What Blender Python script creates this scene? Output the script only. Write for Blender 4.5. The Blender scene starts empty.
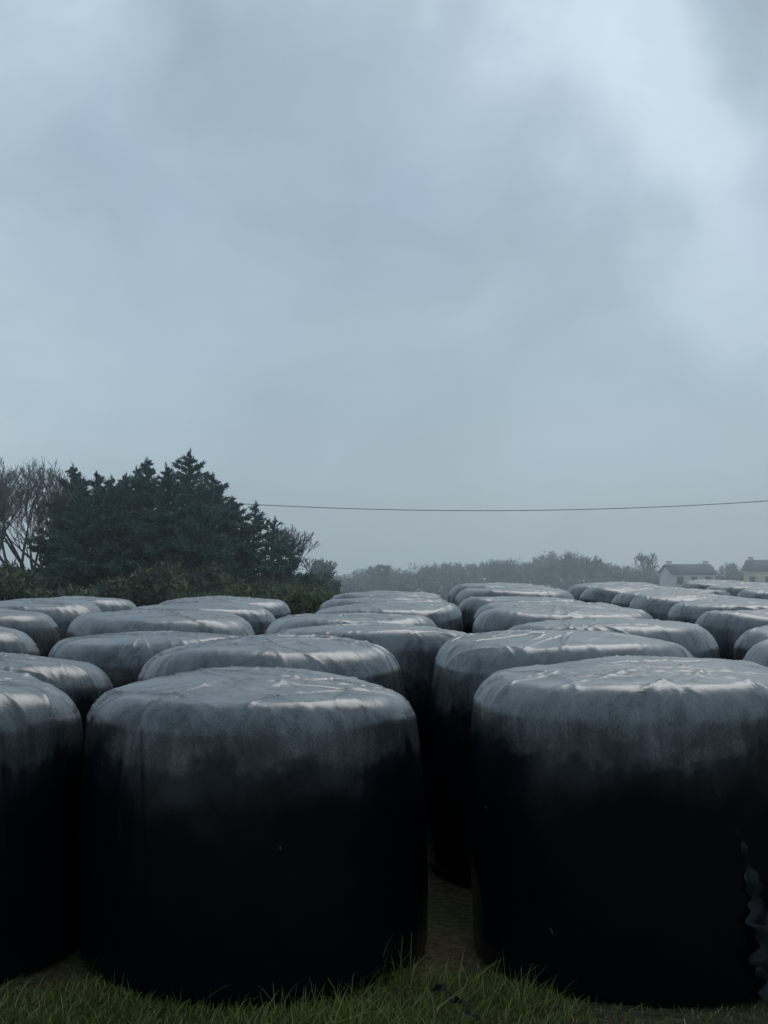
import bpy, math, random
import numpy as np
from mathutils import Vector
random.seed(7); rng=np.random.default_rng(7)
S=bpy.context.scene
S.view_settings.view_transform='Standard'
try: S.view_settings.look='None'
except Exception: pass
S.view_settings.exposure=0
COL=S.collection

# ------------------------------------------------------------ helpers
def mk(name, V, Fs, mats, smooth=False, link=True):
    me=bpy.data.meshes.new(name)
    V=np.asarray(V,dtype=np.float32)
    me.vertices.add(len(V)); me.vertices.foreach_set('co',V.ravel())
    loops=[];starts=[];mi=[];tot=0
    for F,m in Fs:
        F=np.asarray(F,dtype=np.int32)
        if len(F)==0: continue
        k=F.shape[1]
        loops.append(F.ravel()); starts.append(tot+np.arange(len(F))*k); mi.append(np.full(len(F),m)); tot+=F.size
    loops=np.concatenate(loops);starts=np.concatenate(starts);mi=np.concatenate(mi)
    me.loops.add(len(loops)); me.loops.foreach_set('vertex_index',loops.astype(np.int32))
    me.polygons.add(len(starts)); me.polygons.foreach_set('loop_start',starts.astype(np.int32))
    me.polygons.foreach_set('material_index',mi.astype(np.int32))
    if smooth: me.polygons.foreach_set('use_smooth',np.ones(len(starts),dtype=bool))
    for m in mats: me.materials.append(m)
    me.update(calc_edges=True); me.validate()
    if not link: return me
    o=bpy.data.objects.new(name,me); COL.objects.link(o); return o

def sm(x,a,b):
    t=np.clip((x-a)/(b-a),0,1); return t*t*(3-2*t)
def sinnoise(P,seed,freq,n=10):
    r=np.random.default_rng(seed); out=0
    for i in range(n):
        k=r.normal(size=3); k/=np.linalg.norm(k); k*=freq*(0.6+0.9*r.random())
        out=out+np.sin(P@k+r.random()*6.283)
    return out/math.sqrt(n)
def ground_z(x,y):
    x=np.asarray(x,float);y=np.asarray(y,float)
    z=0.012*np.clip(y-8,0,8)*sm(x,-4,3)
    z=z*(1-sm(y,30,90))-6.0*sm(y,30,160)-.03*np.clip(y-265,0,None)-.05
    z=z+0.012*np.sin(x*2.1+y*1.3)*np.sin(y*1.7-x*.8)
    return z

def new_mat(name):
    m=bpy.data.materials.new(name); m.use_nodes=True
    nt=m.node_tree; b=nt.nodes['Principled BSDF']; return m,nt,b
def N(nt,t,**kw):
    n=nt.nodes.new(t)
    for k,v in kw.items(): setattr(n,k,v)
    return n
def noise(nt,vec,scale,detail=4,rough=.5,dist=0):
    n=N(nt,'ShaderNodeTexNoise'); n.inputs['Scale'].default_value=scale
    n.inputs['Detail'].default_value=detail; n.inputs['Roughness'].default_value=rough
    n.inputs['Distortion'].default_value=dist
    if vec is not None: nt.links.new(vec,n.inputs['Vector'])
    return n.outputs['Fac']
def ramp(nt,fac,stops):
    r=N(nt,'ShaderNodeValToRGB'); e=r.color_ramp.elements
    e[0].position=stops[0][0]; e[0].color=(*stops[0][1],1)
    e[1].position=stops[-1][0]; e[1].color=(*stops[-1][1],1)
    for p,c in stops[1:-1]:
        x=e.new(p); x.color=(*c,1)
    nt.links.new(fac,r.inputs[0]); return r.outputs[0]
def math_(nt,op,a,b=None,clamp=False):
    n=N(nt,'ShaderNodeMath',operation=op,use_clamp=clamp)
    for i,v in enumerate((a,b)):
        if v is None: continue
        if hasattr(v,'is_linked'): nt.links.new(v,n.inputs[i])
        else: n.inputs[i].default_value=v
    return n.outputs[0]
def vmath(nt,op,a,b=None):
    n=N(nt,'ShaderNodeVectorMath',operation=op)
    for i,v in enumerate((a,b)):
        if v is None: continue
        if hasattr(v,'is_linked'): nt.links.new(v,n.inputs[i])
        else: n.inputs[i].default_value=v
    return n
def mix(nt,fac,a,b):
    n=N(nt,'ShaderNodeMix',data_type='RGBA')
    ins=[n.inputs[0],n.inputs[6],n.inputs[7]]
    for s,v in zip(ins,(fac,a,b)):
        if hasattr(v,'is_linked'): nt.links.new(v,s)
        elif isinstance(v,(int,float)): s.default_value=v
        else: s.default_value=(*v,1)
    return n.outputs[2]
def maprange(nt,v,a,b,c,d,smooth=True):
    n=N(nt,'ShaderNodeMapRange')
    if smooth: n.interpolation_type='SMOOTHSTEP'
    nt.links.new(v,n.inputs[0])
    for i,x in zip((1,2,3,4),(a,b,c,d)): n.inputs[i].default_value=x
    return n.outputs[0]

# ------------------------------------------------------------ materials
def film_material():
    m,nt,b=new_mat('black_silage_film')
    tc=N(nt,'ShaderNodeTexCoord'); oi=N(nt,'ShaderNodeObjectInfo')
    off=N(nt,'ShaderNodeVectorMath',operation='SCALE'); off.inputs[0].default_value=(13.1,7.7,5.3)
    nt.links.new(oi.outputs['Random'],off.inputs['Scale'])
    sh=vmath(nt,'ADD',tc.outputs['Object'],off.outputs[0]).outputs[0]
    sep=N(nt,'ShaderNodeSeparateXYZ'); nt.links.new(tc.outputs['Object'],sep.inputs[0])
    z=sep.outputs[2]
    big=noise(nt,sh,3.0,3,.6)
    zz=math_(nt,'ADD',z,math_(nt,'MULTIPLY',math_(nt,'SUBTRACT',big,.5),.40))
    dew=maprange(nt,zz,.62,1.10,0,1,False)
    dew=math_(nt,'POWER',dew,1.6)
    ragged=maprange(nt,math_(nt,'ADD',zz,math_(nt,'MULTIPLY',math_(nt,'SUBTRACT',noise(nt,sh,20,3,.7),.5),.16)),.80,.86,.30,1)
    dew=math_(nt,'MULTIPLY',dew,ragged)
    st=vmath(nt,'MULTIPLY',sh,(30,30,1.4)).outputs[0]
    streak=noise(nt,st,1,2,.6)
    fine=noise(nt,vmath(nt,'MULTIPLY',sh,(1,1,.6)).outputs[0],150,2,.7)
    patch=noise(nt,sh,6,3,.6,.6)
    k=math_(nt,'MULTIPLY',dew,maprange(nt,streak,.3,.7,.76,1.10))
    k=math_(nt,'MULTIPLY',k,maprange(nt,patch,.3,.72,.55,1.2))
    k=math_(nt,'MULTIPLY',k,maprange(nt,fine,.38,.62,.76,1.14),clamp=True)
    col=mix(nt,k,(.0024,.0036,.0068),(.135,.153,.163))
    v=N(nt,'ShaderNodeTexVoronoi'); v.inputs['Scale'].default_value=7; v.inputs['Randomness'].default_value=1
    rot=N(nt,'ShaderNodeVectorRotate'); rot.inputs['Angle'].default_value=.6; rot.inputs['Axis'].default_value=(.3,1,0); nt.links.new(sh,rot.inputs['Vector'])
    sv=vmath(nt,'MULTIPLY',rot.outputs[0],(2.4,2.4,.8)).outputs[0]; nt.links.new(sv,v.inputs['Vector'])
    sep2=N(nt,'ShaderNodeSeparateColor'); nt.links.new(v.outputs['Color'],sep2.inputs[0])
    sc=maprange(nt,v.outputs['Distance'],.03,.10,1,0)
    sc=math_(nt,'MULTIPLY',sc,math_(nt,'GREATER_THAN',sep2.outputs[0],.82))
    col=mix(nt,math_(nt,'MULTIPLY',sc,.28),col,(.14,.16,.18))
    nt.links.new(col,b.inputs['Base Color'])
    nt.links.new(maprange(nt,k,0,.8,.22,.34,False),b.inputs['Roughness'])
    nt.links.new(maprange(nt,k,0,.6,.20,.8,False),b.inputs['Specular IOR Level'])
    bp=N(nt,'ShaderNodeBump'); bp.inputs['Strength'].default_value=.55; bp.inputs['Distance'].default_value=.005
    wr=N(nt,'ShaderNodeTexNoise'); wr.noise_type='RIDGED_MULTIFRACTAL'
    wr.inputs['Scale'].default_value=5; wr.inputs['Detail'].default_value=3
    wv=vmath(nt,'MULTIPLY',sh,(.9,2.4,.7)).outputs[0]; nt.links.new(wv,wr.inputs['Vector'])
    h=math_(nt,'ADD',math_(nt,'MULTIPLY',wr.outputs['Fac'],.8),math_(nt,'MULTIPLY',noise(nt,vmath(nt,'MULTIPLY',sh,(1,1,.25)).outputs[0],32,2,.6),.45))
    nt.links.new(h,bp.inputs['Height']); nt.links.new(bp.outputs[0],b.inputs['Normal'])
    return m
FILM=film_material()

def simple_noise_mat(name,c1,c2,scale,rough=.8,spec=.3,coord='Object',c3=None):
    m,nt,b=new_mat(name); tc=N(nt,'ShaderNodeTexCoord')
    f=noise(nt,tc.outputs[coord],scale,5,.65)
    st=[(.3,c1),(.7,c2)] if c3 is None else [(.3,c1),(.5,c2),(.7,c3)]
    nt.links.new(ramp(nt,f,st),b.inputs['Base Color'])
    b.inputs['Roughness'].default_value=rough; b.inputs['Specular IOR Level'].default_value=spec
    return m
LOOSE=simple_noise_mat('loose_black_plastic',(.004,.005,.008),(.009,.011,.015),30,.34,.22)
SCRAP=simple_noise_mat('plastic_scrap_film',(.005,.006,.008),(.010,.012,.014),30,.45,.3)

def foliage(name,dark,light,scale):
    m,nt,b=new_mat(name); tc=N(nt,'ShaderNodeTexCoord'); g=N(nt,'ShaderNodeNewGeometry')
    f=noise(nt,tc.outputs['Object'],scale,3,.6)
    f=math_(nt,'ADD',math_(nt,'MULTIPLY',f,.7),math_(nt,'MULTIPLY',g.outputs['Random Per Island'],.3))
    nt.links.new(ramp(nt,f,[(.32,dark),(.68,light)]),b.inputs['Base Color'])
    b.inputs['Roughness'].default_value=.8; b.inputs['Specular IOR Level'].default_value=.15
    return m
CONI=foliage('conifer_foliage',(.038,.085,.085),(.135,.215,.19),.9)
BUSHM=foliage('bush_foliage',(.055,.09,.065),(.18,.20,.11),1.2)
TWIG=simple_noise_mat('bare_twigs',(.16,.16,.165),(.24,.235,.235),2,.9,.1)
BARK=simple_noise_mat('bark',(.08,.08,.08),(.15,.15,.15),5,.9,.1)
FAR=foliage('haze_tinted_woodland',(.065,.10,.10),(.16,.20,.185),.12)  # pale blue-grey distance haze painted into the foliage colour, besides the mist volume
FARTW=foliage('haze_tinted_twigs',(.10,.13,.14),(.18,.20,.21),.3)  # twig colour carries the same painted distance haze

GR,nt,b=new_mat('grass_blades'); tc=N(nt,'ShaderNodeTexCoord'); g=N(nt,'ShaderNodeNewGeometry')
f=math_(nt,'ADD',math_(nt,'MULTIPLY',noise(nt,tc.outputs['Object'],3,4),.5),math_(nt,'MULTIPLY',g.outputs['Random Per Island'],.5))
nt.links.new(ramp(nt,f,[(.2,(.045,.070,.016)),(.5,(.115,.155,.034)),(.70,(.21,.22,.06)),(.86,(.38,.33,.15))]),b.inputs['Base Color'])
b.inputs['Roughness'].default_value=.5; b.inputs['Specular IOR Level'].default_value=.3
GM,nt,b=new_mat('field_ground'); tc=N(nt,'ShaderNodeTexCoord')
f=noise(nt,tc.outputs['Object'],.9,6,.7); f2=noise(nt,tc.outputs['Object'],22,5,.7)
soil=ramp(nt,f2,[(.3,(.04,.033,.02)),(.55,(.10,.08,.045)),(.75,(.21,.17,.10))])
grs=ramp(nt,f2,[(.3,(.03,.045,.012)),(.7,(.08,.10,.03))])
c=mix(nt,maprange(nt,f,.45,.62,0,1),soil,grs)
nt.links.new(c,b.inputs['Base Color']); b.inputs['Roughness'].default_value=.95; b.inputs['Specular IOR Level'].default_value=.1
bp=N(nt,'ShaderNodeBump'); bp.inputs['Distance'].default_value=.03; nt.links.new(f2,bp.inputs['Height']); nt.links.new(bp.outputs[0],b.inputs['Normal'])

# ------------------------------------------------------------ ground
def axis(lo,hi,fine_lo,fine_hi,step,n):
    a=np.arange(fine_lo,fine_hi+1e-6,step)
    l=fine_lo-np.geomspace(step,fine_lo-lo,n)[::-1]; h=fine_hi+np.geomspace(step,hi-fine_hi,n)
    return np.concatenate([l,a,h])
xs=axis(-4000,4000,-12,12,.25,45); ys=axis(-4000,5000,-2,24,.25,75)
X,Y=np.meshgrid(xs,ys); Z=ground_z(X,Y)
V=np.stack([X.ravel(),Y.ravel(),Z.ravel()],1); nx=len(xs); ny=len(ys)
i=(np.arange(ny-1)[:,None]*nx+np.arange(nx-1)[None,:]).ravel()
mk('ground',V,[(np.stack([i,i+1,i+nx+1,i+nx],1),0)],[GM],True)

# ------------------------------------------------------------ bales
def bale_mesh(seed,na,nr,R=.665,H=1.10):
    r=np.random.default_rng(seed)
    rs=r.uniform(.09,.125); rb=.06
    n1=int(nr*.30);n2=int(nr*.30);n3=int(nr*.32);n4=nr-n1-n2-n3
    pr=[];pz=[];gr=[];gz=[]
    for s in np.linspace(0,1,n1,endpoint=False): pr.append(s*(R-rs));pz.append(H);gr.append(0);gz.append(1)
    for s in np.linspace(0,math.pi/2,n2,endpoint=False):
        pr.append(R-rs+rs*math.sin(s));pz.append(H-rs+rs*math.cos(s));gr.append(math.sin(s));gz.append(math.cos(s))
    for s in np.linspace(0,1,n3,endpoint=False): pr.append(R);pz.append(H-rs-(H-rs-rb)*s);gr.append(1);gz.append(0)
    for s in np.linspace(0,math.pi/2,n4): pr.append(R-rb+rb*math.cos(s));pz.append(rb-rb*math.sin(s));gr.append(math.cos(s));gz.append(-math.sin(s))
    pr=np.array(pr);pz=np.array(pz);gr=np.array(gr);gz=np.array(gz)
    th=np.linspace(0,2*math.pi,na,endpoint=False)
    TH,PR=np.meshgrid(th,pr); _,Z0=np.meshgrid(th,pz); _,GR_=np.meshgrid(th,gr); _,GZ=np.meshgrid(th,gz)
    out=1+.015*np.sin(2*TH+r.random()*6)+.011*np.sin(3*TH+r.random()*6)+.007*np.sin(5*TH+r.random()*6)
    h01=Z0/H
    belly=1+.014*np.sin(math.pi*np.clip(h01*1.0,0,1))-.028*sm(h01,.65,1.0)
    rad=PR*out*belly
    x=rad*np.cos(TH);y=rad*np.sin(TH); z=Z0.copy(); rr=np.clip(PR/R,0,1)
    up=sm(h01,.75,.93)*np.clip(GZ*1.5+.4,0,1)
    z=z+up*.028*(1-rr**2.2)
    z=z-up*rr**3*.015*(1+np.sin(TH*2+r.random()*6)+.7*np.sin(3*TH+r.random()*6))
    P=np.stack([x.ravel(),y.ravel(),z.ravel()],1)
    d=.0085*sinnoise(P,seed+1,5)+.0038*sinnoise(P,seed+2,12)+.0010*sinnoise(P,seed+3,34,12)
    d=d.reshape(x.shape)
    for j in range(28):
        a=r.random()*6.283; o=r.uniform(-.6,.6)*R*1.2; wob=.02*np.sin(9*(x*math.sin(a)-y*math.cos(a))+r.random()*6)+.04*(z-.9)*r.normal()
        q=x*math.cos(a)+y*math.sin(a)-o+wob
        half=sm((-x*math.sin(a)+y*math.cos(a))*r.choice([-1,1]),-.3,.1)
        amp=r.uniform(.001,.0065)*half*(.25+.75*sm(z,.45,1.0))
        d=d+amp*np.exp(-(q/.0075)**2)+.0022*sm(q,-.004,.004)*half
    sh=np.exp(-((Z0-(H-rs*.5))/.10)**2)*sm(rr,.55,.95)
    wv=np.zeros_like(d)
    for f in (17,29,41,60):
        ph=r.random()*6; wv+=np.sin(f*TH+ph+2.5*np.sin(2*TH+ph)+5*(1-rr))/f**.6
    loc=np.clip(.25+.8*np.sin(2*TH+r.random()*6)*np.sin(3*TH+r.random()*6),0,1)
    d=d+sh*wv*.0065*loc
    for _ in range(3):
        aa=r.random()*6.28; q=x*math.cos(aa)+y*math.sin(aa); p2=-x*math.sin(aa)+y*math.cos(aa)
        w=1-np.abs(np.sin(q*r.uniform(8,13)+.7*np.sin(p2*4+r.random()*6)+r.random()*6))
        d=d+up*.0062*w**7*sm(sinnoise(P,seed+9+_,4).reshape(x.shape),0,1)
    x=x+GR_*np.cos(TH)*d; y=y+GR_*np.sin(TH)*d; z=z+GZ*np.where(GZ>0,d,0)
    V=np.stack([x.ravel(),y.ravel(),z.ravel()],1)
    nrr=len(pr)
    V[:na,:]=V[:na].mean(0)+np.stack([.002*np.cos(th),.002*np.sin(th),0*th],1)
    i=np.arange(nrr-1)[:,None]*na; jj=np.arange(na)[None,:]; j2=(jj+1)%na
    F=np.stack([(i+jj).ravel(),(i+na+jj).ravel(),(i+na+j2).ravel(),(i+j2).ravel()],1)
    return V,F,np.arange(na)[None,:]

def add_bale(x,y,seed,hi=False,R=.665,H=1.10,mesh=None,rot=None,tilt=None):
    if mesh is None:
        V,F,cap=bale_mesh(seed,*( (340,150) if hi else (180,90)),R=R,H=H)
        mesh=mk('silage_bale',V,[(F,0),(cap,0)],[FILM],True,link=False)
    o=bpy.data.objects.new('silage_bale',mesh); COL.objects.link(o)
    rd=random.Random(seed*31+5)
    o.location=(x,y,float(ground_z(x,y))-.01)
    o.rotation_euler=((rd.uniform(-1,1)*.02),(rd.uniform(-1,1)*.026),rd.uniform(0,6.28) if rot is None else rot)
    if tilt: o.rotation_euler=(tilt[0],tilt[1],o.rotation_euler[2])
    return o
near=[(-.505,5.0,.662,1.035,11),(1.03,4.97,.675,1.075,12),(-1.88,4.98,.665,1.03,13),(2.43,5.08,.665,1.07,14),
      (-.57,6.36,.665,1.10,15),(.905,6.33,.67,1.125,16),(-2.08,6.38,.66,1.00,17),(2.55,6.42,.665,1.11,18),
      (-1.40,7.68,.655,1.04,19),(-.06,7.72,.655,1.10,20),(1.40,7.74,.67,1.13,21)]
for (x,y,R,H,s) in near: add_bale(x,y,s,True,R,H,tilt=(.004,-.006) if s in(11,12) else None)
mid=[(-2.86,7.74),(2.93,7.84),(-.25,9.2),(1.30,9.16),(-1.64,9.14),(-3.08,9.18),(-4.5,9.1),(2.98,9.3),(4.42,9.0),
     (-4.3,7.7),(4.38,7.6),(3.95,6.3),(-3.5,6.3),(-3.3,5.0),(3.85,4.95)]
variants=[]
for k in range(9):
    V,F,cap=bale_mesh(100+k,200,90,R=.655+.003*k,H=1.09+.012*(k%5))
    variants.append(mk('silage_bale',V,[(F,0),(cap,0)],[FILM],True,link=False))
cnt=0
def put(x,y):
    global cnt
    add_bale(x,y,200+cnt,mesh=variants[(cnt*4+1)%9]); cnt+=1
for p in mid: put(*p)
rj=random.Random(4)
cols=[(-7.6,12.4),(-6.1,12.4),(-4.65,12.6),(-3.15,12.8),(-1.62,13.6),(.02,15.0),(1.42,15.6),(3.12,17.0),(4.62,17.0),(6.1,17.5),(7.6,19),(9.1,20),(10.6,20)]
for cx,ymax in cols:
    y=10.72+rj.uniform(-.05,.1)
    while y<ymax:
        put(cx+rj.uniform(-.06,.06),y); y+=1.42+rj.uniform(0,.08)

def ribbon(name,path,w,seed,mat=LOOSE,crumple=.02,m=14,face=(0,-1,.3),seg=14,vs=1.0):
    path=np.array(path,float); n=len(path)*seg
    tt=np.linspace(0,len(path)-1,n); P=np.stack([np.interp(tt,np.arange(len(path)),path[:,k]) for k in range(3)],1)
    T=np.gradient(P,axis=0); T/=np.linalg.norm(T,axis=1)[:,None]
    U=np.cross(T,np.array(face)); U/=np.linalg.norm(U,axis=1)[:,None]; Nn=np.cross(U,T)
    s=np.linspace(-1,1,m)
    ww=np.interp(tt,np.linspace(0,len(path)-1,len(w)),w)
    ww=ww*(1+.35*np.sin(tt*7+seed)+.25*np.sin(tt*17+1))
    V=P[:,None,:]+U[:,None,:]*(s[None,:,None]*ww[:,None,None])
    q=V.reshape(-1,3); qq=q*np.array([1,1,vs]); dis=(sinnoise(qq,seed,40)+.6*sinnoise(qq,seed+1,90)+np.abs(sinnoise(qq,seed+2,60)))*crumple*.5
    V=q+np.repeat(Nn,m,axis=0)*dis[:,None]+np.repeat(U,m,axis=0)*(sinnoise(qq,seed+5,50)*crumple*.4)[:,None]
    i=(np.arange(n-1)[:,None]*m+np.arange(m-1)[None,:]).ravel()
    return mk(name,V,[(np.stack([i,i+1,i+m+1,i+m],1),0)],[mat],True)
def bs(cx,cy,R,a,z):
    a=math.radians(a); return (cx+R*math.sin(a),cy-R*math.cos(a),z)
fl=ribbon('torn_plastic_wrap',[bs(1.03,4.97,.696,15.5,.54),bs(1.03,4.97,.705,18.5,.43),bs(1.03,4.97,.718,20.5,.30),bs(1.03,4.97,.73,21.5,.14),bs(1.03,4.97,.76,23.5,.0)],
          [.005,.018,.032,.040,.05],5,crumple=.018,m=30,face=(.3,-1,.1),seg=40,vs=.42)
ed=ribbon('film_seam_flap',[bs(1.03,4.97,.672,-1,.965),bs(1.03,4.97,.690,4.5,.82),bs(1.03,4.97,.697,10.5,.67),bs(1.03,4.97,.698,15.5,.54)],
          [.0015,.003,.004,.005],15,crumple=.003,m=5,face=(.2,-1,.1))
sc=ribbon('plastic_scrap',[(.17,4.42,-.01),(.20,4.36,.01),(.235,4.30,-.02),(.26,4.22,.0),(.31,4.16,-.02),(.34,4.08,-.03)],[.003,.010,.005,.011,.006,.002],9,mat=SCRAP,crumple=.018,m=6)

# ------------------------------------------------------------ grass
allb=[(o.location.x,o.location.y) for o in bpy.data.objects if o.name.startswith('silage_bale') and o.location.y<8.5]
def grass(n,x0,x1,y0,y1,h0,h1,w):
    x=rng.uniform(x0,x1,n);y=rng.uniform(y0,y1,n)
    dm=np.full(n,9.)
    for bx,by in allb: dm=np.minimum(dm,np.hypot(x-bx,y-by)-.64)
    P=np.stack([x,y,0*x],1)
    dens=sinnoise(P,77,4)+.7*sinnoise(P,78,11)
    keep=(dm>0)&((dens>-.6)|(rng.random(n)<.3))&~((y>4.6)&(rng.random(n)<.85))
    x,y,dm,dens=x[keep],y[keep],dm[keep],dens[keep]; n=len(x)
    h=rng.uniform(h0,h1,n)*(1+.5*np.clip(dens,-1,1.2)); h*=np.where((dm<.12)&(rng.random(n)<.25),1.5,1)
    h*=np.where(y>4.6,.6,1)
    a=rng.uniform(0,6.283,n); lean=rng.uniform(.15,1.3,n)
    la=rng.uniform(0,6.283,n); lx=np.cos(la)*lean+.25; ly=np.sin(la)*lean
    z=ground_z(x,y)-.005; ww=w*rng.uniform(.6,1.4,n)
    ca=np.cos(a)*ww; sa=np.sin(a)*ww
    def lvl(f,wf):
        cx=x+lx*h*f**1.8*.8; cy=y+ly*h*f**1.8*.8; cz=z+h*(f-.25*lean*f*f)
        return np.stack([cx-ca*wf,cy-sa*wf,cz],1),np.stack([cx+ca*wf,cy+sa*wf,cz],1)
    A,B=lvl(0,1);C,D=lvl(.4,.85);E,F_=lvl(.75,.55);G,_=lvl(1,0)
    V=np.stack([A,B,C,D,E,F_,G],1).reshape(-1,3); k=np.arange(n)*7
    Q=np.concatenate([np.stack([k,k+1,k+3,k+2],1),np.stack([k+2,k+3,k+5,k+4],1)]); T=np.stack([k+4,k+5,k+6],1)
    return V,Q,T
parts=[grass(60000,-2.4,2.6,3.5,5.3,.016,.058,.0019),grass(9000,-4,4.2,1.2,3.6,.03,.07,.003),grass(4500,-2.4,2.6,4.0,4.7,.05,.12,.0016)]
Vs=[];Qs=[];Ts=[];off=0
for V,Q,T in parts: Vs.append(V);Qs.append(Q+off);Ts.append(T+off);off+=len(V)
mk('grass',np.concatenate(Vs),[(np.concatenate(Qs),0),(np.concatenate(Ts),0)],[GR])

# ------------------------------------------------------------ trees
class MB:
    def __init__(s): s.V=[];s.F={};s.n=0
    def tube(s,p,q,r0,r1,mat,k=4):
        p=np.array(p,float);q=np.array(q,float);d=q-p;L=np.linalg.norm(d)
        if L<1e-6:return
        d/=L;u=np.cross(d,(0.3,.1,1) if abs(d[2])<.9 else (1,0,0));u/=np.linalg.norm(u);v=np.cross(d,u)
        a=np.arange(k)*2*math.pi/k
        ring=np.cos(a)[:,None]*u+np.sin(a)[:,None]*v
        s.V.append(np.concatenate([p+ring*r0,q+ring*r1])); b=s.n
        f=[(b+i,b+(i+1)%k,b+k+(i+1)%k,b+k+i) for i in range(k)]
        s.F.setdefault((4,mat),[]).append(np.array(f)); s.n+=2*k
    def tris(s,C,D,W,mat):
        V=np.stack([C-W,C+W,C+D],1).reshape(-1,3); k=s.n+np.arange(len(C))*3
        s.V.append(V); s.F.setdefault((3,mat),[]).append(np.stack([k,k+1,k+2],1)); s.n+=len(V)
    def out(s,name,mats,loc=(0,0,0)):
        o=mk(name,np.concatenate(s.V),[(np.concatenate(f),k[1]) for k,f in s.F.items()],mats); o.location=loc; return o

def conifer(x,y,top,r0,seed,lean=0,bottom=.3,dens=1.0,open_=0.):
    r=np.random.default_rng(seed); g=float(ground_z(x,y)); H=top-g; m=MB()
    m.tube((0,0,0),(0,0,H*.6),.16,.08,1,7); m.tube((0,0,H*.6),(lean*.3,0,H*.99),.08,.012,1,5)
    nb=int(H*24*dens)
    for b in range(nb):
        f=(b+r.random())/nb; z=bottom+f*(H-bottom)*.98
        prof=(1-f)**.85*(1-.2*math.exp(-f*7))
        L=r0*1.25*prof*r.uniform(.35,1.25)+.06
        a=r.random()*6.283; rise=r.uniform(-.05,.5)+.35*f
        d=np.array([math.cos(a),math.sin(a),rise]); d/=np.linalg.norm(d)
        p=np.array([lean*.3*max(0,(z/H-.6)/.4),0,z]); q=p+d*L; q[2]-=.08*L*L*(1-f)
        m.tube(p,q,.02+.01*L,.006,1,3)
        n=int((18+105*L)*(1-open_))
        t=np.clip(r.beta(1.6,1.0,n),0,1.02)
        C=p+(q-p)*t[:,None]+r.normal(size=(n,3))*(.02+.12*L*(1-.75*t)[:,None])*np.array([1,1,.45])
        D=(d*.85+r.normal(size=(n,3))*.45+np.array([0,0,.15])); D/=np.linalg.norm(D,axis=1)[:,None]; D*=(r.uniform(.09,.26,n)*min(1,.45+L))[:,None]
        W=np.cross(D,r.normal(size=(n,3))); W/=np.linalg.norm(W,axis=1)[:,None]+1e-9; W*=r.uniform(.015,.04,n)[:,None]
        m.tris(C,D,W,0)
    n=40; zz=r.uniform(H*.93,H*1.0,n); C=np.stack([lean*.3+r.normal(size=n)*.015,r.normal(size=n)*.015,zz],1)
    D=r.normal(size=(n,3))*.05+np.array([0,0,.16]); W=r.normal(size=(n,3))*.012; m.tris(C,D,W,0)
    return m.out('conifer_tree',[CONI,BARK],(x,y,g))
Yc=50
def cx_(px,d=Yc): return (px-384)/1240*d
def cz_(py,d=Yc): return (560-py)/1240*d+1.49
for i,(px,py,r0,dy) in enumerate([(74,466,1.9,0),(99,472,1.8,1.5),(124,475,1.9,-.8),(150,459,2.2,.6),(189,451,2.4,-.6),(214,474,2.1,1.2),
        (236,498,1.8,0),(58,500,1.4,1),(170,466,2.2,-2),(112,478,2.0,-2),(205,484,2.0,-2.4),(84,484,1.8,-2.2),(137,468,2.0,2)]):
    conifer(cx_(px,Yc+dy),Yc+dy,cz_(py,Yc+dy),r0,300+i,lean=random.uniform(-.6,.6))
for i,(px,py,r0,dy) in enumerate([(253,504,1.8,.5),(272,520,1.6,-1),(290,540,1.5,.3)]):
    conifer(cx_(px,Yc+dy),Yc+dy,cz_(py,Yc+dy),r0,330+i,dens=.6,open_=.35,lean=.4)

def bare(x,y,top,spread,seed,name='bare_tree',twigmat=TWIG,lv=6,tw=.009,H0=.22):
    r=random.Random(seed); g=float(ground_z(x,y)); H=top-g; m=MB()
    def grow(p,d,L,rad,lev):
        nseg=2
        for s_ in range(nseg):
            d=np.array(d)+np.array([r.gauss(0,.10),r.gauss(0,.10),r.gauss(.05,.05)]); d/=np.linalg.norm(d)
            q=p+d*L/nseg; m.tube(p,q,rad,rad*.85,1 if lev<3 else 0,5 if lev<2 else 3); p=q; rad*=.85
            if lev>=1 and lev<lv and r.random()<.75:
                dd=d+np.array([r.gauss(0,.6),r.gauss(0,.6),r.gauss(.2,.3)]); dd/=np.linalg.norm(dd); grow(p,dd,L*.6,max(rad*.6,tw),min(lev+2,lv))
        if lev>=lv: return
        for _ in range(3 if lev<4 else 2):
            dd=d+np.array([r.gauss(0,spread),r.gauss(0,spread),r.gauss(.12,.15)]); dd/=np.linalg.norm(dd)
            grow(p,dd,L*r.uniform(.62,.84),max(rad*.60,tw),lev+1)
    grow(np.array([0.,0,0]),np.array([0,0,1.]),H*H0,.085,0)
    V=np.concatenate(m.V); k=H/V[:,2].max()
    m.V=[V*np.array([k,k,k])]
    return m.out(name,[twigmat,BARK],(x,y,g))
for i,(px,py,dy) in enumerate([(-28,466,1),(2,454,-1),(24,458,1.4),(44,466,-.5),(-70,455,0),(62,474,1.8),(283,524,2),(12,474,-2),(34,484,3)]):
    bare(cx_(px,Yc+dy),Yc+dy,cz_(py,Yc+dy),.40,400+i,H0=.17,tw=.006)

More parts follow.
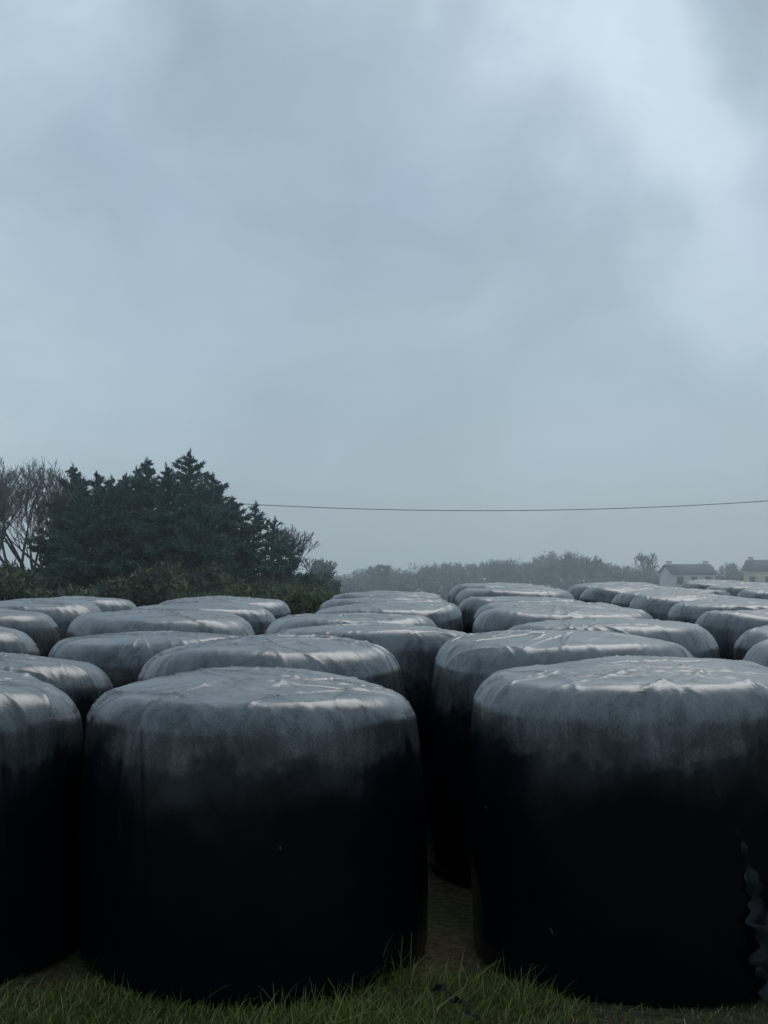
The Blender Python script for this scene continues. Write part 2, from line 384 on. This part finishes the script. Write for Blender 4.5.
def bush(x,y,top,rad,seed,mat=BUSHM,n=5200,name='bush',sz=1.):
    r=np.random.default_rng(seed); g=float(ground_z(x,y)); H=top-g; m=MB()
    for k in range(9):
        a=r.random()*6.28; m.tube((0,0,0),(math.cos(a)*rad*.6,math.sin(a)*rad*.6,H*.8),.04,.01,1,4)
    blobs=[(r.normal()*rad*.45,r.normal()*rad*.45,H*r.uniform(.2,.8),rad*r.uniform(.2,.45)) for _ in range(18)]
    for bx,by,bz,br in blobs:
        k=n//18; P=r.normal(size=(k,3)); P/=np.linalg.norm(P,axis=1)[:,None]; P*=(r.random(k)**.5*br)[:,None]
        C=P+np.array([bx,by,bz]); C[:,2]=np.where(C[:,2]>H,H-(C[:,2]-H),C[:,2]); C[:,2]=np.clip(C[:,2],0,H)
        D=r.normal(size=(k,3))*.11*sz+np.array([0,0,.06]); W=r.normal(size=(k,3))*.032*sz; m.tris(C,D,W,0)
    return m.out(name,[mat,BARK],(x,y,g))
for i,(px,py,rad,dy) in enumerate([(8,558,1.5,-3),(38,574,1.2,-4),(150,580,1.3,-4),(178,562,1.4,-4.2),(208,580,1.2,-4),(-30,574,1.6,-3),(80,590,1.4,-4),(115,588,1.4,-4.1),(250,586,1.3,-3.5),(285,586,1.2,-3.5),(305,576,.9,0)]):
    bush(cx_(px,Yc+dy),Yc+dy,cz_(py,Yc+dy),rad,500+i)
for i,(px,py,rd_) in enumerate([(318,566,.8),(333,578,.8)]):
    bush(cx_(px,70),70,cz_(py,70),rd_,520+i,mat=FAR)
for i,px in enumerate([205,240,272,300,322]):
    bush(cx_(px,34),34,cz_(598+(i%3)*3,34),.7,540+i,mat=BUSHM)

# distant woodland and hedgerows as one mass
m=MB(); r=np.random.default_rng(9)
prof=[(-400,566),(300,572),(345,578),(362,572),(380,566),(400,571),(430,563),(470,564),(505,560),(520,565),(545,554),(575,554),(590,560),(610,565),(640,567),(655,572),(720,572),(735,563),(768,564),(1300,560)]
pp=np.array(prof,float)
def farcrown(x,y,g,top,w,nn,mat,twn):
    H=top-g
    for k in range(int(r.integers(6,10))):
        bx=r.normal()*w*.30; br=w*r.uniform(.20,.38); bz=min(g+H*r.uniform(.35,.95),top-br*.75)
        n=nn//8; P=r.normal(size=(n,3)); P/=np.linalg.norm(P,axis=1)[:,None]; P*=(r.random(n)**.45*br)[:,None]
        C=P+np.array([x+bx,y+r.normal()*w*.2,bz])
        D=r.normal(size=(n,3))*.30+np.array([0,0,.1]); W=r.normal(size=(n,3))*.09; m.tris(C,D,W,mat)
    n=twn; a=r.random(n)*6.283; e=r.uniform(.2,1.5,n)
    dirs=np.stack([np.cos(a)*np.cos(e),np.sin(a)*np.cos(e),np.sin(e)],1)
    rr=r.uniform(.3,.95,n)*np.array(w*.55)
    C=np.array([x,y,g+H*.52])+dirs*rr[:,None]*np.array([1,1,H*.5/(w*.55)]); D=dirs*r.uniform(.5,1.1,n)[:,None]+r.normal(size=(n,3))*.2
    W=np.cross(D,np.array([0,1.,.2])); W/=np.linalg.norm(W,axis=1)[:,None]; W*=.03; m.tris(C,D,W,1)
for row,(d,dt) in enumerate([(262,0),(246,2),(228,5)]):
    px=-300.
    while px<1150:
        topy=np.interp(px,pp[:,0],pp[:,1])+dt+abs(r.normal())*3.5-2
        x=(px-384)/1240*d+r.normal()*.5; yy=d+r.normal()*3; g=float(ground_z(x,yy)); top=(560-topy)/1240*d+1.49
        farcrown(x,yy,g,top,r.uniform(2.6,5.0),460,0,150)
        m.tube((x,yy,g),(x,yy,g+(top-g)*.7),.2,.08,1,4)
        px+=r.uniform(7,13)
for d,ty in ((222,582),(185,589),(120,600)):
    n=26000; x=r.uniform(-110,150,n)*d/222; top=(560-ty)/1240*d+1.49+.35*np.sin(x*.7)+.3*np.sin(x*1.9+1)
    z=-6+(top+6)*np.sqrt(r.random(n)); yy=d+r.normal(size=n)*.8
    gz=ground_z(x,yy); z=np.maximum(z,gz)
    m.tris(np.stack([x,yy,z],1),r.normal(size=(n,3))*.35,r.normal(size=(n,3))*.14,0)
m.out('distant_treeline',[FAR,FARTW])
for i,(px,py,d) in enumerate([(560,550,215),(645,552,215),(585,555,214),(502,558,212),(755,561,235),(700,563,236),(385,564,213),(318,558,120)]):
    bare(cx_(px,d),d,(560-py)/1240*d+1.49,.5,430+i,twigmat=FARTW,lv=5,tw=.028,H0=.17)

# ------------------------------------------------------------ houses
WHITE=simple_noise_mat('white_render',(.66,.68,.67),(.78,.79,.77),.8,.9,.2)
CREAM=simple_noise_mat('cream_render',(.70,.63,.44),(.78,.71,.52),.8,.9,.2)
SLATE=simple_noise_mat('slate_roof',(.08,.105,.13),(.12,.15,.18),3,.8,.15)
GLASS,nt,b=new_mat('window_glass'); b.inputs['Base Color'].default_value=(.03,.035,.04,1); b.inputs['Roughness'].default_value=.1
TRIM=simple_noise_mat('painted_trim',(.5,.5,.5),(.6,.6,.6),3,.6,.3)
DOORM=simple_noise_mat('door_paint',(.08,.05,.04),(.1,.06,.05),3,.5,.3)
def box(name,c,s,mat,par):
    cx,cy,cz=c;a,b_,h=s[0]/2,s[1]/2,s[2]/2
    V=[(cx+i*a,cy+j*b_,cz+k*h) for k in(-1,1) for i,j in((-1,-1),(1,-1),(1,1),(-1,1))]
    F=[(3,2,1,0),(4,5,6,7),(0,1,5,4),(1,2,6,5),(2,3,7,6),(3,0,4,7)]
    o=mk(name,V,[(F,0)],[mat]); o.parent=par; return o
def house(x,y,rot,L,D,eave,ridge,wall,name='farmhouse',base=0):
    e=bpy.data.objects.new(name,None); COL.objects.link(e); e.location=(x,y,float(ground_z(x,y))-.05); e.rotation_euler=(0,0,rot)
    l,d=L/2,D/2
    V=[(-l,-d,0),(l,-d,0),(l,d,0),(-l,d,0),(-l,-d,eave),(l,-d,eave),(l,d,eave),(-l,d,eave),(-l,0,ridge),(l,0,ridge)]
    w=mk('walls',V,[([(0,1,5,4),(2,3,7,6)],0),([(1,2,6,9,5),(3,0,4,8,7)],0)],[wall]); w.parent=e
    o=.3;t=.14;sl=(ridge-eave)/d;ez=eave-o*sl
    V=[]
    for zz in (.02,.02+t):
        V+=[(-l-o,-d-o,ez+zz),(l+o,-d-o,ez+zz),(l+o,0,ridge+zz),(-l-o,0,ridge+zz),(l+o,d+o,ez+zz),(-l-o,d+o,ez+zz)]
    F=[(6,7,8,9),(9,8,10,11),(3,2,1,0),(5,4,2,3),(0,1,7,6),(4,5,11,10),(1,2,8,7),(2,4,10,8),(3,0,6,9),(5,3,9,11)]
    rf=mk('roof',V,[(F,0)],[SLATE]); rf.parent=e
    for s_ in(-1,1):
        box('chimney',(s_*(l-.5),0,ridge+.15),(.7,.5,.8),wall,e); box('chimney_cap',(s_*(l-.5),0,ridge+.59),(.8,.6,.08),SLATE,e)
    for fl,zz in enumerate((1.5,4.3)):
        for q,xx in enumerate((-l*.65,0,l*.65)):
            if fl==0 and q==1: box('door',(xx,-d-.03,1.05),(1.0,.06,2.1),DOORM,e); continue
            box('window_frame',(xx,-d-.03,zz),(1.15,.06,1.3),TRIM,e); box('window_glass',(xx,-d-.065,zz),(.95,.03,1.1),GLASS,e)
    return e
house(cx_(687,200),200,.14,7.2,5.6,5.4,6.7,WHITE)
house(cx_(772,205),205,-.5,8,6.0,5.9,7.4,CREAM)

# ------------------------------------------------------------ overhead line
WOOD=simple_noise_mat('pole_wood',(.06,.05,.045),(.1,.09,.08),4,.9,.1)
WIRE,nt,b=new_mat('cable'); b.inputs['Base Color'].default_value=(.07,.08,.09,1); b.inputs['Roughness'].default_value=.6
def pole(x,y,top):
    g=float(ground_z(x,y)); m=MB(); m.tube((0,0,0),(0,0,top-g+.3),.16,.11,0,12)
    m.tube((-.7,0,top-g-.05),(.7,0,top-g-.05),.05,.05,0,6)
    for s_ in(-.6,0,.6): m.tube((s_,0,top-g-.02),(s_,0,top-g+.14),.04,.03,0,8)
    return m.out('utility_pole',[WOOD],(x,y,g))
d=72
zl=cz_(503,d); zr=cz_(500,d); xl=cx_(222,d); xr=cx_(786,d)
pole(xl,d,zl-.15); pole(xr,d,zr-.15)
m=MB(); n=60; pts=[(xl+(xr-xl)*t,d,zl+(zr-zl)*t-.55*4*t*(1-t)) for t in np.linspace(0,1,n)]
for a_,b_ in zip(pts[:-1],pts[1:]): m.tube(a_,b_,.022,.022,0,5)
x2=xr+34; pts=[(xr+(x2-xr)*t,d,zr-.5*4*t*(1-t)) for t in np.linspace(0,1,30)]
for a_,b_ in zip(pts[:-1],pts[1:]): m.tube(a_,b_,.022,.022,0,5)
m.out('overhead_cable',[WIRE]); pole(x2,d,zr-.15)

# ------------------------------------------------------------ drizzle mist lying over the fields (a real volume)
MI=bpy.data.materials.new('mist_air'); MI.use_nodes=True; nt=MI.node_tree
nt.nodes.remove(nt.nodes['Principled BSDF'])
vs=N(nt,'ShaderNodeVolumeScatter'); vs.inputs['Color'].default_value=(.88,.97,1,1); vs.inputs['Density'].default_value=.0027; vs.inputs['Anisotropy'].default_value=.65
nt.links.new(vs.outputs[0],nt.nodes['Material Output'].inputs['Volume'])
V=[(i*500,y_,z_) for z_ in(-12,13) for i,y_ in((-1,24),(1,24),(1,300),(-1,300))]
mk('mist',V,[([(3,2,1,0),(4,5,6,7),(0,1,5,4),(1,2,6,5),(2,3,7,6),(3,0,4,7)],0)],[MI])

# ------------------------------------------------------------ sky and light
W=bpy.data.worlds.new('sky'); S.world=W; W.use_nodes=True; nt=W.node_tree
bg=nt.nodes['Background']
sky=N(nt,'ShaderNodeTexSky',sky_type='NISHITA'); sky.sun_disc=False
sky.sun_elevation=math.radians(48); sky.sun_rotation=math.radians(20); sky.air_density=1; sky.dust_density=3
tc=N(nt,'ShaderNodeTexCoord'); dr=tc.outputs['Generated']
wv=N(nt,'ShaderNodeTexNoise'); wv.inputs['Scale'].default_value=5.5; wv.inputs['Detail'].default_value=6; wv.inputs['Roughness'].default_value=.5
nt.links.new(dr,wv.inputs['Vector'])
wo=vmath(nt,'SUBTRACT',wv.outputs['Color'],(.5,.5,.5)).outputs[0]
ws=N(nt,'ShaderNodeVectorMath',operation='SCALE'); ws.inputs['Scale'].default_value=.22; nt.links.new(wo,ws.inputs[0])
dw=vmath(nt,'ADD',dr,ws.outputs[0]).outputs[0]
pitch=math.radians(2.2)
def pdir(px,py):
    v=Vector(((px-384)/1240,1,(512-py)/1240)).normalized()
    c,s_=math.cos(pitch),math.sin(pitch)
    return (v.x,v.y*c-v.z*s_,v.y*s_+v.z*c)
val=maprange(nt,noise(nt,vmath(nt,'MULTIPLY',dw,(1,1,1.8)).outputs[0],5.5,5,.5),.28,.72,-.16,.16,False)
def blob(px,py,rad,amp):
    global val
    ds=vmath(nt,'DISTANCE',dw,pdir(px,py)).outputs['Value']
    val=math_(nt,'ADD',val,maprange(nt,ds,rad*.3,rad,amp,0))
blob(640,100,.13,.44); blob(480,40,.09,.26); blob(720,270,.10,.34); blob(20,-10,.13,.34); blob(20,380,.2,.12)
blob(200,150,.20,-.16); blob(430,150,.13,-.14); blob(370,370,.28,-.08); blob(755,20,.06,-.25); blob(560,250,.10,-.04)
val=math_(nt,'ADD',val,.46,clamp=True)
cloud=ramp(nt,val,[(0.0,(.27,.365,.45)),(.35,(.36,.48,.57)),(.6,(.44,.57,.665)),(1.0,(.62,.76,.85))])
tint=noise(nt,dw,4.3,3,.5)
cloud=mix(nt,maprange(nt,tint,.42,.62,0,.7),cloud,mix(nt,.5,cloud,(.39,.49,.67)))
sepd=N(nt,'ShaderNodeSeparateXYZ'); nt.links.new(dr,sepd.inputs[0])
teal=maprange(nt,math_(nt,'ABSOLUTE',math_(nt,'SUBTRACT',sepd.outputs[2],.15)),0,.13,.55,0)
cloud=mix(nt,teal,cloud,mix(nt,.5,cloud,(.35,.51,.55)))
low=maprange(nt,sepd.outputs[2],.0,.11,.65,0)
cloud=mix(nt,low,cloud,(.41,.545,.61))
sk=N(nt,'ShaderNodeVectorMath',operation='SCALE'); sk.inputs['Scale'].default_value=1.0; nt.links.new(sky.outputs[0],sk.inputs[0])
cs=N(nt,'ShaderNodeVectorMath',operation='SCALE'); cs.inputs['Scale'].default_value=10; nt.links.new(cloud,cs.inputs[0])
nt.links.new(mix(nt,.94,sk.outputs[0],cs.outputs[0]),bg.inputs['Color'])
bg.inputs['Strength'].default_value=.1
L=bpy.data.lights.new('sun','SUN'); L.energy=.9; L.angle=math.radians(35); L.color=(1,.98,.95)
so=bpy.data.objects.new('sun',L); COL.objects.link(so)
el=math.radians(48); az=math.radians(20)
dv=Vector((math.sin(az)*math.cos(el),math.cos(az)*math.cos(el),math.sin(el)))
so.rotation_euler=dv.to_track_quat('Z','Y').to_euler()

cam=bpy.data.cameras.new('camera'); co=bpy.data.objects.new('camera',cam); COL.objects.link(co); S.camera=co
cam.sensor_fit='VERTICAL'; cam.sensor_height=24; cam.lens=24*1240/1024; cam.clip_end=9000; cam.clip_start=.05
co.location=(0,0,1.49); co.rotation_euler=(math.radians(92.2),0,0)
